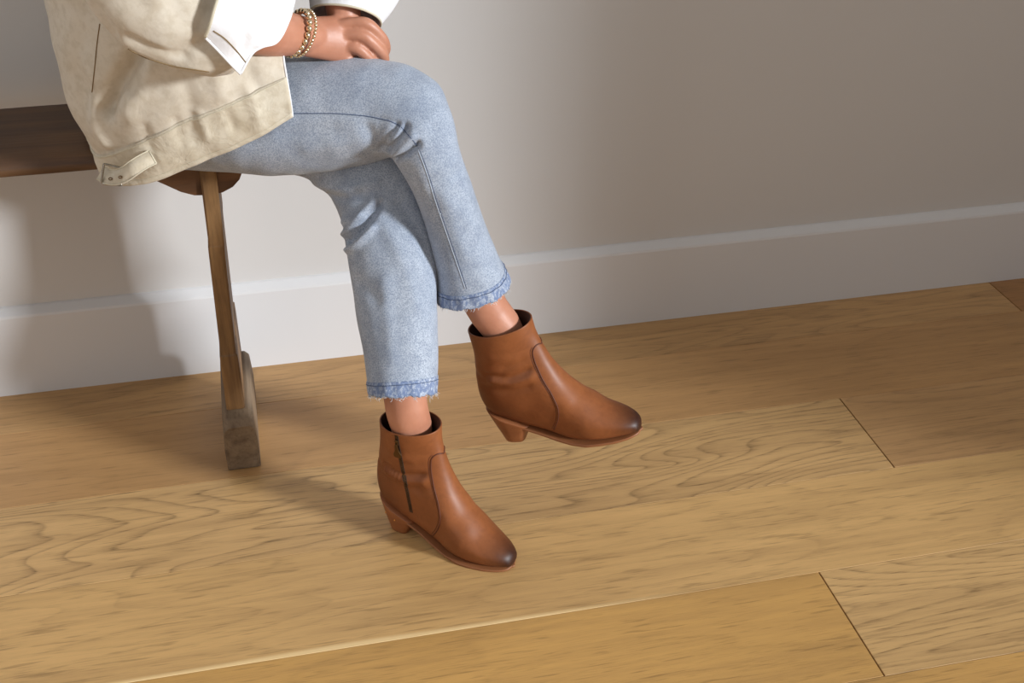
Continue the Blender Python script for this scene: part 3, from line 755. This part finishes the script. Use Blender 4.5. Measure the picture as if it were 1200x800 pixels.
def remesh(mb, name, voxel, mat, parent):
    me = bpy.data.meshes.new(name+'_raw'); me.from_pydata([tuple(map(float, v)) for v in mb.V], [], mb.F); me.validate()
    bm = bmesh.new(); bm.from_mesh(me); bmesh.ops.recalc_face_normals(bm, faces=bm.faces); bm.to_mesh(me); bm.free()
    o = bpy.data.objects.new(name, me); COL.objects.link(o)
    md = o.modifiers.new('r', 'REMESH'); md.mode = 'VOXEL'; md.voxel_size = voxel; md.use_smooth_shade = True
    ms = o.modifiers.new('s', 'SMOOTH'); ms.factor = .5; ms.iterations = 4
    dg = bpy.context.evaluated_depsgraph_get(); dg.update(); ev = o.evaluated_get(dg); nm = bpy.data.meshes.new_from_object(ev)
    o.modifiers.clear(); o.data = nm; nm.name = name; bpy.data.meshes.remove(me)
    nm.materials.clear(); nm.materials.append(mat); nm.polygons.foreach_set('use_smooth', [True]*len(nm.polygons))
    adopt(o, parent); return o
body = remesh(body_shapes(), 'body', .0023, M_SKIN, person)
_c = np.zeros(len(body.data.vertices)*3); body.data.vertices.foreach_get('co', _c); body.data.vertices.foreach_set('co', on_seat(_c.reshape(-1, 3), .608).ravel()); body.data.update()
hb = MB(); hc = np.array([-.105, -.272, 1.285])
V = []; nh, mh = 22, 40
for i in range(nh):
    f = i/(nh-1)
    for j in range(mh):
        a = 2*math.pi*j/mh; front = max(0, math.cos(a))
        ph = .04+f*math.pi*(.40 if front > .55 else (.40+.42*(1-front/.55)) if front > 0 else .82)
        r = .1035+.0015*math.sin(a*13+f*5); p = hc+up_*.012+fdir*(-.012)+(fdir*math.cos(a)*math.sin(ph)*r*.98+rdir*math.sin(a)*math.sin(ph)*r*.84)+up_*math.cos(ph)*r
        V.append(p)
for sg in (-1, 1):
    e = MB().ball(hc+fdir*.083+rdir*sg*.030+up_*.002, (.011, .011, .008)); e.build('eye', M_LINING, person)
    MB().ball(hc+fdir*.0905+rdir*sg*.030+up_*.002, (.0048, .0048, .0048)).build('iris', M_HAIR, person)
    MB().tube([hc+fdir*.090+rdir*sg*.014+up_*.022, hc+fdir*.090+rdir*sg*.030+up_*.026, hc+fdir*.078+rdir*sg*.046+up_*.020], [.002, .0028, .0016], m=8, n=10).build('eyebrow', M_HAIR, person)
MB().tube([hc+fdir*.084-up_*.054+rdir*.019, hc+fdir*.0945-up_*.053, hc+fdir*.084-up_*.054-rdir*.019], [.003, .0062, .003], m=10, n=12).build('lips', M_LIPS, person)
hair = make('hair', V, grid_faces(nh, mh)+[tuple(range(mh))], M_HAIR, person)
sd = hair.modifiers.new('t', 'SOLIDIFY'); sd.thickness = .006

# ---- bracelets ---------------------------------------------------------------------------------------
def ring_px(cx, cy, y, ux, uy, vx, vy, tilt):
    c = at(cx, cy, y); k = kdepth(c); U = atk(cx+ux, cy+uy, k)-c; Vv = atk(cx+vx, cy+vy, k)-c
    return c, U, Vv+CW*tilt
def bracelet(c, U, Vv, r, n, label, r_str):
    pts = [c+U*math.cos(a)+Vv*math.sin(a) for a in np.linspace(0, 2*math.pi, 121)]
    P = np.array(pts); L = np.concatenate([[0], np.cumsum(np.linalg.norm(np.diff(P, axis=0), axis=1))]); 
    o = MB().tube(P[:-1:2].tolist()+[P[0]], r_str, m=6, cap=False).build('bracelet', M_BRASS, person, label=label)
    proto = MB().ball((0, 0, 0), r, 12, 8); pm = None; cnt = int(L[-1]/(2*r*1.02))
    for i in range(cnt):
        s = L[-1]*i/cnt; p = np.array([np.interp(s, L, P[:, q]) for q in range(3)])
        if pm is None: b = proto.build('bead', M_GOLD, o); pm = b.data
        else: b = bpy.data.objects.new('bead', pm); COL.objects.link(b); b.parent = o
        b.location = p
    return o
bracelet(*ring_px(347, 39, -.430, 6, -26, 18, 3, -.024), .0045, 24, 'bracelet of larger round gold beads', .0012)
bracelet(*ring_px(354, 39, -.426, 5, -27, 18.5, 3, -.024), .0026, 36, 'bracelet of small round gold beads', .0009)

# ---- jacket ------------------------------------------------------------------------------------------
def sheet_rows():
    px = [
        [(343, 137, -.470), (300, 162, -.468), (240, 189, -.452), (190, 208, -.432), (148, 216, -.405), (122, 208, -.365), (114, 183, -.29), (108, 157, -.20), (130, 135, -.11), (200, 118, -.07), (285, 108, -.12)],
        [(341, 122, -.474), (300, 146, -.474), (240, 172, -.462), (190, 191, -.442), (150, 200, -.412), (119, 198, -.366), (110, 175, -.29), (103, 150, -.20), (125, 128, -.11), (200, 110, -.07), (285, 100, -.12)],
        [(336, 90, -.476), (300, 105, -.480), (240, 131, -.476), (190, 153, -.458), (152, 170, -.428), (117, 182, -.370), (105, 162, -.29), (97, 140, -.20), (120, 118, -.10), (200, 98, -.06), (285, 90, -.12)],
        [(334, 74, -.472), (298, 84, -.482), (240, 102, -.486), (188, 120, -.472), (142, 138, -.440), (101, 155, -.372), (92, 138, -.29), (86, 118, -.19), (112, 96, -.09), (200, 78, -.05), (285, 70, -.12)],
        [(332, 46, -.462), (292, 52, -.476), (236, 64, -.488), (180, 76, -.478), (130, 92, -.444), (84, 116, -.370), (76, 98, -.28), (74, 80, -.18), (104, 62, -.08), (200, 45, -.04), (285, 40, -.12)],
        [(334, 6, -.445), (290, 10, -.462), (232, 16, -.478), (174, 24, -.472), (118, 40, -.440), (67, 62, -.365), (62, 48, -.275), (64, 32, -.175), (96, 18, -.08), (200, 2, -.04), (288, 0, -.13)],
        [(336, -50, -.425), (286, -52, -.448), (226, -48, -.468), (166, -40, -.465), (106, -24, -.432), (54, -4, -.355), (51, -16, -.27), (56, -30, -.175), (92, -46, -.09), (200, -60, -.06), (288, -60, -.14)],
    ]
    rows = [[at(*p) for p in r] for r in px]
    for z, a, b, cx, cy, g in ((.98, .205, .150, -.140, -.262, 14), (1.06, .190, .125, -.142, -.258, 12), (1.105, .135, .095, -.145, -.254, 22), (1.135, .085, .075, -.143, -.252, 30), (1.165, .078, .072, -.143, -.25, 34)):
        row = []
        for i in range(11):
            t = math.radians(g+(360-2*g)*i/10); row.append(np.array([cx, cy, z])+fdir*b*math.cos(t)+rdir*a*math.sin(t))
        rows.append(row)
    return np.array(rows)
RW = sheet_rows(); SN_, SM_ = 150, 200
def surface(RW, n, m):
    A = np.array([spline(r, m) for r in RW]); return np.stack([spline(A[:, j], n) for j in range(m)], axis=1)
def rows_param(A, per):
    n = len(A); T = np.zeros_like(A)
    for i in range(n): T[i] = (A[min(i+1, n-1)]-A[max(i-1, 0)])/(2 if 0 < i < n-1 else 1)
    out = []
    for i in range(n-1):
        for q in range(per[i]):
            x = q/per[i]; out.append((2*x**3-3*x**2+1)*A[i]+(x**3-2*x**2+x)*T[i]+(-2*x**3+3*x**2)*A[i+1]+(x**3-x**2)*T[i+1])
    return np.array(out+[A[-1]])
PER = [8, 12, 16, 18, 20, 20, 16, 8, 6, 5, 4]; BAND_ROWS = 21
JG = rows_param(np.array([spline(r, SM_) for r in RW]), PER); SN_ = len(JG); JF = grid_faces(SN_, SM_, closed=False); JN = grid_normals(JG, closed=False)
cc = JG.mean(axis=(0, 1))
if ((JG-cc)*JN).sum() < 0: JN = -JN
JG = rumple(JG, JN, .006, 9, 21); JG = rumple(JG, JN, .0022, 28, 4)
JFOLDS = [([(157, 66), (147, 82), (135, 104), (124, 130)], -.022, .011), ([(166, 64), (160, 84), (150, 104)], -.010, .012), ([(172, 72), (158, 100), (150, 130)], .006, .016), ([(112, 120), (113, 150), (122, 166)], .007, .012),
          ([(215, 95), (225, 130), (222, 160)], -.004, .012), ([(255, 90), (262, 118)], .005, .012), ([(290, 80), (300, 100)], -.004, .010),
          ([(170, 150), (178, 175)], -.003, .008), ([(205, 140), (213, 170)], -.003, .007), ([(232, 132), (244, 160)], .003, .007), ([(262, 120), (274, 148)], -.003, .007), ([(292, 108), (302, 135)], .003, .008),
          ([(95, 40), (90, 80), (100, 110)], -.005, .02), ([(120, 178), (150, 171), (195, 151), (240, 131.5), (300, 105), (336, 90)], -.0010, .003)]
JG = fold(JG, JN, JF, JFOLDS)
JG = on_seat(JG, .6062)
jacket = make('jacket', JG.reshape(-1, 3), JF, M_CANVAS, person, label='cream canvas jacket with hem tab and turned-back cuffs')
sd = jacket.modifiers.new('thick', 'SOLIDIFY'); sd.thickness = .003; sd.offset = -1
JBV = bvh_of(JG.reshape(-1, 3), JF)
b0 = [(343, 138), (300, 163), (240, 190), (190, 209), (148, 217), (124, 210)]
b1 = [(336.5, 90), (300, 105), (240, 131), (190, 153), (152, 170), (121, 181)]
BGD = JG[:BAND_ROWS, :140]+JN[:BAND_ROWS, :140]*.0022
for j in range(BGD.shape[1]):                      # puckers run across the stitched band
    pk = .0009*mnoise.noise(Vector((j*.33, 1.7, 0)))+.0008*mnoise.noise(Vector((j*.8, 5.1, 0)))
    for i in range(BGD.shape[0]):
        BGD[i, j] += JN[i, j]*(pk*math.sin(math.pi*(i+.5)/BAND_ROWS)-.0012*math.exp(-((i-3)/1.0)**2))
BGD = on_seat(BGD, .6062)
hb_ = make('hem_band', BGD.reshape(-1, 3), grid_faces(BGD.shape[0], BGD.shape[1], closed=False), M_BAND, jacket)
sd = hb_.modifiers.new('thick', 'SOLIDIFY'); sd.thickness = .003; sd.offset = -1
for i_, rr in ((BAND_ROWS-2, .0008), (3, .0005)):
    MB().tube(BGD[i_, 1:100:2]+JN[i_, 1:100:2]*.0004, rr, m=6).build('seam', M_CREAMSEAM, jacket)
# side seam and front edge
P, N = hits(JBV, [(117, 28), (114, 50), (111, 80), (108, 108)], 30); MB().tube([p+n_*(1 if n_@CW < 0 else -1)*.0004 for p, n_ in zip(P, N)], .0008, m=5).build('seam', M_SEAM, jacket)
fe = JG[:, 0]; MB().tube(fe[:90], .0016, m=8).build('front_edge', M_LINING, jacket)
# sleeves
def sleeve_grid(st, n, m, sq=.95):
    C = []
    for pf, pb, y, b in st:
        if len(pf) == 3: C.append(np.concatenate([pf, pb, [b]])); continue        # centre and half-width vector given in space
        c = at((pf[0]+pb[0])/2, (pf[1]+pb[1])/2, y); k = kdepth(c); C.append(np.concatenate([c, (atk(*pf, k)-atk(*pb, k))/2, [b]]))
    Q = spline(np.array(C), n); T = np.gradient(Q[:, :3], axis=0); G = np.zeros((n, m, 3))
    for i in range(n):
        S = Q[i, 3:6]; B = unit(np.cross(unit(S), unit(T[i])))
        if B@CW > 0: B = -B
        for j in range(m):
            th = 2*math.pi*j/m; cs, sn = math.cos(th), math.sin(th); G[i, j] = Q[i, :3]+S*np.sign(cs)*abs(cs)**sq+B*Q[i, 6]*np.sign(sn)*abs(sn)**sq
    return G
def sleeve(st, folds, seed, name='sleeve', mat=None, n=110, m=80, amp=.005):
    G = sleeve_grid(st, n, m); F = grid_faces(n, m); N = grid_normals(G); c = G.mean(axis=1, keepdims=True)
    if ((G-c)*N).sum() < 0: N = -N
    G = rumple(G, N, amp, 10, seed); G = rumple(G, N, amp*.35, 30, seed); G = fold(G, N, F, folds)
    o = make(name, G.reshape(-1, 3), F, mat or M_CANVAS, jacket); s = o.modifiers.new('thick', 'SOLIDIFY'); s.thickness = .003; s.offset = -1
    return o, G, F
_q = unit(.8*CR+.5*CU)
SL = [(np.array([-.165, -.320, 1.070]), _q*.066, 0, .070), (np.array([-.195, -.385, 1.040]), _q*.072, 0, .074), (np.array([-.185, -.455, .995]), _q*.076, 0, .076), ((225, -110), (78, -40), -.50, .075), ((240, -75), (112, 18), -.52, .072), ((258, -52), (148, 56), -.522, .068), ((280, -38), (200, 79), -.520, .062), ((302, -28), (245, 87), -.515, .057), ((312, -22), (270, 86), -.512, .055)]
so, SG, SF = sleeve(SL, [([(140, 47), (165, 62), (200, 75), (240, 82)], .003, .006), ([(150, 44), (180, 58), (215, 68)], -.005, .007), ([(200, 5), (215, 20), (235, 28)], -.008, .012), ([(180, -10), (225, 24), (238, 26)], .006, .012), ([(215, 60), (240, 50)], -.006, .012), ([(250, 0), (236, 30)], -.003, .008), ([(115, 12), (135, 42)], -.004, .008)], 31)
SB = bvh_of(SG.reshape(-1, 3), SF)
P, N = hits(SB, [(140, 51), (165, 65), (200, 76.5), (245, 84)], 30); MB().tube([p+n_*.0004 for p, n_ in zip(P, N)], .0008, m=5).build('seam', M_SEAM, so)
CUFF = [[(240, 45, -.596), (262, 67, -.592), (282, 87, -.584)], [(246, 30, -.604), (272, 45, -.600), (300, 58, -.577)], [(252, 10, -.604), (290, 22, -.594), (324, 49, -.557)], [(261, -16, -.594), (302, -5, -.577), (340, 23, -.527)],
        [(280, -46, -.555), (314, -34, -.54), (345, -2, -.495)], [(302, -52, -.50), (326, -40, -.49), (347, -12, -.465)], [(312, -25, -.452), (330, -15, -.448), (344, 4, -.443)], [(300, 25, -.448), (316, 32, -.448), (330, 40, -.446)], [(284, 58, -.485), (296, 56, -.485), (310, 54, -.48)]]
CG = surface(np.array([[at(*p) for p in r] for r in CUFF]), 90, 40); CN = grid_normals(CG, closed=False)
if ((CG-CG.mean(axis=(0, 1)))*CN).sum() < 0: CN = -CN
CF = grid_faces(90, 40, closed=False); CG = rumple(CG, CN, .003, 14, 43)
CG = fold(CG, CN, CF, [([(285, 10), (288, 40), (286, 60)], -.004, .006), ([(312, 28), (302, 52)], .003, .006), ([(318, 22), (313, 48)], -.003, .005)])
co = make('cuff', CG.reshape(-1, 3), CF, M_LINING, jacket, label='white turned-back cuff lining'); sd = co.modifiers.new('thick', 'SOLIDIFY'); sd.thickness = .003; sd.offset = -1
MB().tube(CG[:, 0], .0020, m=8).build('cuff_edge', M_CREAMSEAM, co); MB().tube(CG[0], .0018, m=8).build('cuff_edge', M_LINING, co); MB().tube(CG[:, -1], .0018, m=8).build('cuff_edge', M_LINING, co)
CB = bvh_of(CG.reshape(-1, 3), CF)
P, N = hits(CB, [(250, 36), (262, 44), (275, 57), (288, 73)], 24); MB().tube([p+n_*.0002 for p, n_ in zip(P, N)], .0008, m=5).build('seam', M_SEAM, co)
SL2 = [(np.array([-.060, -.150, 1.062]), CU*.062, 0, .064), (np.array([.0, -.128, 1.052]), CU*.062, 0, .064), (np.array([.065, -.136, 1.022]), unit(CU+.25*CR)*.060, 0, .062), (np.array([.118, -.170, .980]), unit(.6*CU+.8*CR)*.060, 0, .060), ((492, -130), (366, -135), -.25, .058), ((482, -60), (364, -66), -.30, .055), ((474, -24), (364, -34), -.33, .052)]
sl, LG, LFc = sleeve(SL2, [([(430, -20), (440, 10)], -.004, .006), ([(448, -20), (440, 15)], .004, .005)], 57)
cl, LG, LFc = sleeve([((484, -52), (360, -60), -.305, .056), ((476, -20), (361, -28), -.335, .053), ((462, 6), (362, -2), -.352, .050), ((446, 26), (364, 16), -.366, .046)], [([(430, -20), (436, 14)], -.004, .005)], 63, 'cuff', M_LINING, 40, 64, .002)
MB().tube(np.vstack([LG[-1], LG[-1][:1]]), .0018, m=8, cap=False).build('cuff_edge', M_CREAMSEAM, cl)
# hem tab with buckle
def ribbon(pts, hw, th, lift, name, mat, parent, n=40):
    q = spline(np.array([(a, b, c) for a, b, c in pts], float), n); V = []
    P3 = [at(a, b, y) for a, b, y in q]
    for i in range(n):
        t = unit(P3[min(i+1, n-1)]-P3[max(i-1, 0)]); s = unit(np.cross(t, CW)); nn = unit(np.cross(s, t)); nn = nn if nn@CW < 0 else -nn
        V += [P3[i]-s*hw, P3[i]-s*hw*.94+nn*th, P3[i]+s*hw*.94+nn*th, P3[i]+s*hw]
    return make(name, V, grid_faces(n, 4)+[(0, 1, 2, 3), tuple(4*(n-1)+j for j in range(4))], mat, parent), np.array(V).reshape(n, 4, 3)
tab, TV = ribbon([(179, 184.5, -.452), (168, 190, -.456), (157, 197, -.458), (147, 204, -.452), (136, 208, -.440), (126, 207, -.424), (119, 203, -.405)], .0115, .0028, 0, 'hem_tab', M_BAND, jacket)
for j in (1, 2): MB().tube(TV[:, j], .0009, m=5).build('seam', M_CREAMSEAM, tab)
MB().tube([TV[0][1], TV[0][2]], .0011, m=6).build('seam', M_CREAMSEAM, tab)
bk = [at(122, 192, -.425), at(119, 213, -.428), at(121, 215.5, -.429), at(142, 217, -.448), at(143, 214, -.436), at(140, 196, -.425)]
MB().tube(np.vstack([bk, bk[:1]]), .0016, m=8, cap=False).build('buckle', M_STEEL, tab, label='small steel buckle frame')
for (px_, py_, y_) in ((141, 207.5, -.4535), (129.5, 209.5, -.4405)):
    c = at(px_, py_, y_); k = kdepth(c); ring = [c+(atk(px_+1.9*math.cos(a), py_+1.4*math.sin(a), k)-c) for a in np.linspace(0, 2*math.pi, 17)]
    MB().tube(ring, .0008, m=6, cap=False).build('eyelet', M_BRASS, tab)
# black top glimpsed inside the jacket
tp = []
for z, a, b in ((.70, .165, .115), (.80, .145, .108), (.90, .148, .112), (1.0, .168, .112), (1.08, .160, .086), (1.118, .082, .066)):
    tp.append((-.118-(z-.7)*.06, -.237-(z-.7)*.035, z, a, b))
Q = spline(np.array(tp), 30); V = []
for x, y, z, a, b in Q:
    for j in range(40):
        th = 2*math.pi*j/40; V.append(np.array([x, y, z])+rdir*a*math.cos(th)+fdir*b*math.sin(th))
make('top', V, grid_faces(30, 40), M_BLACK, person, label='black knit top under the jacket')
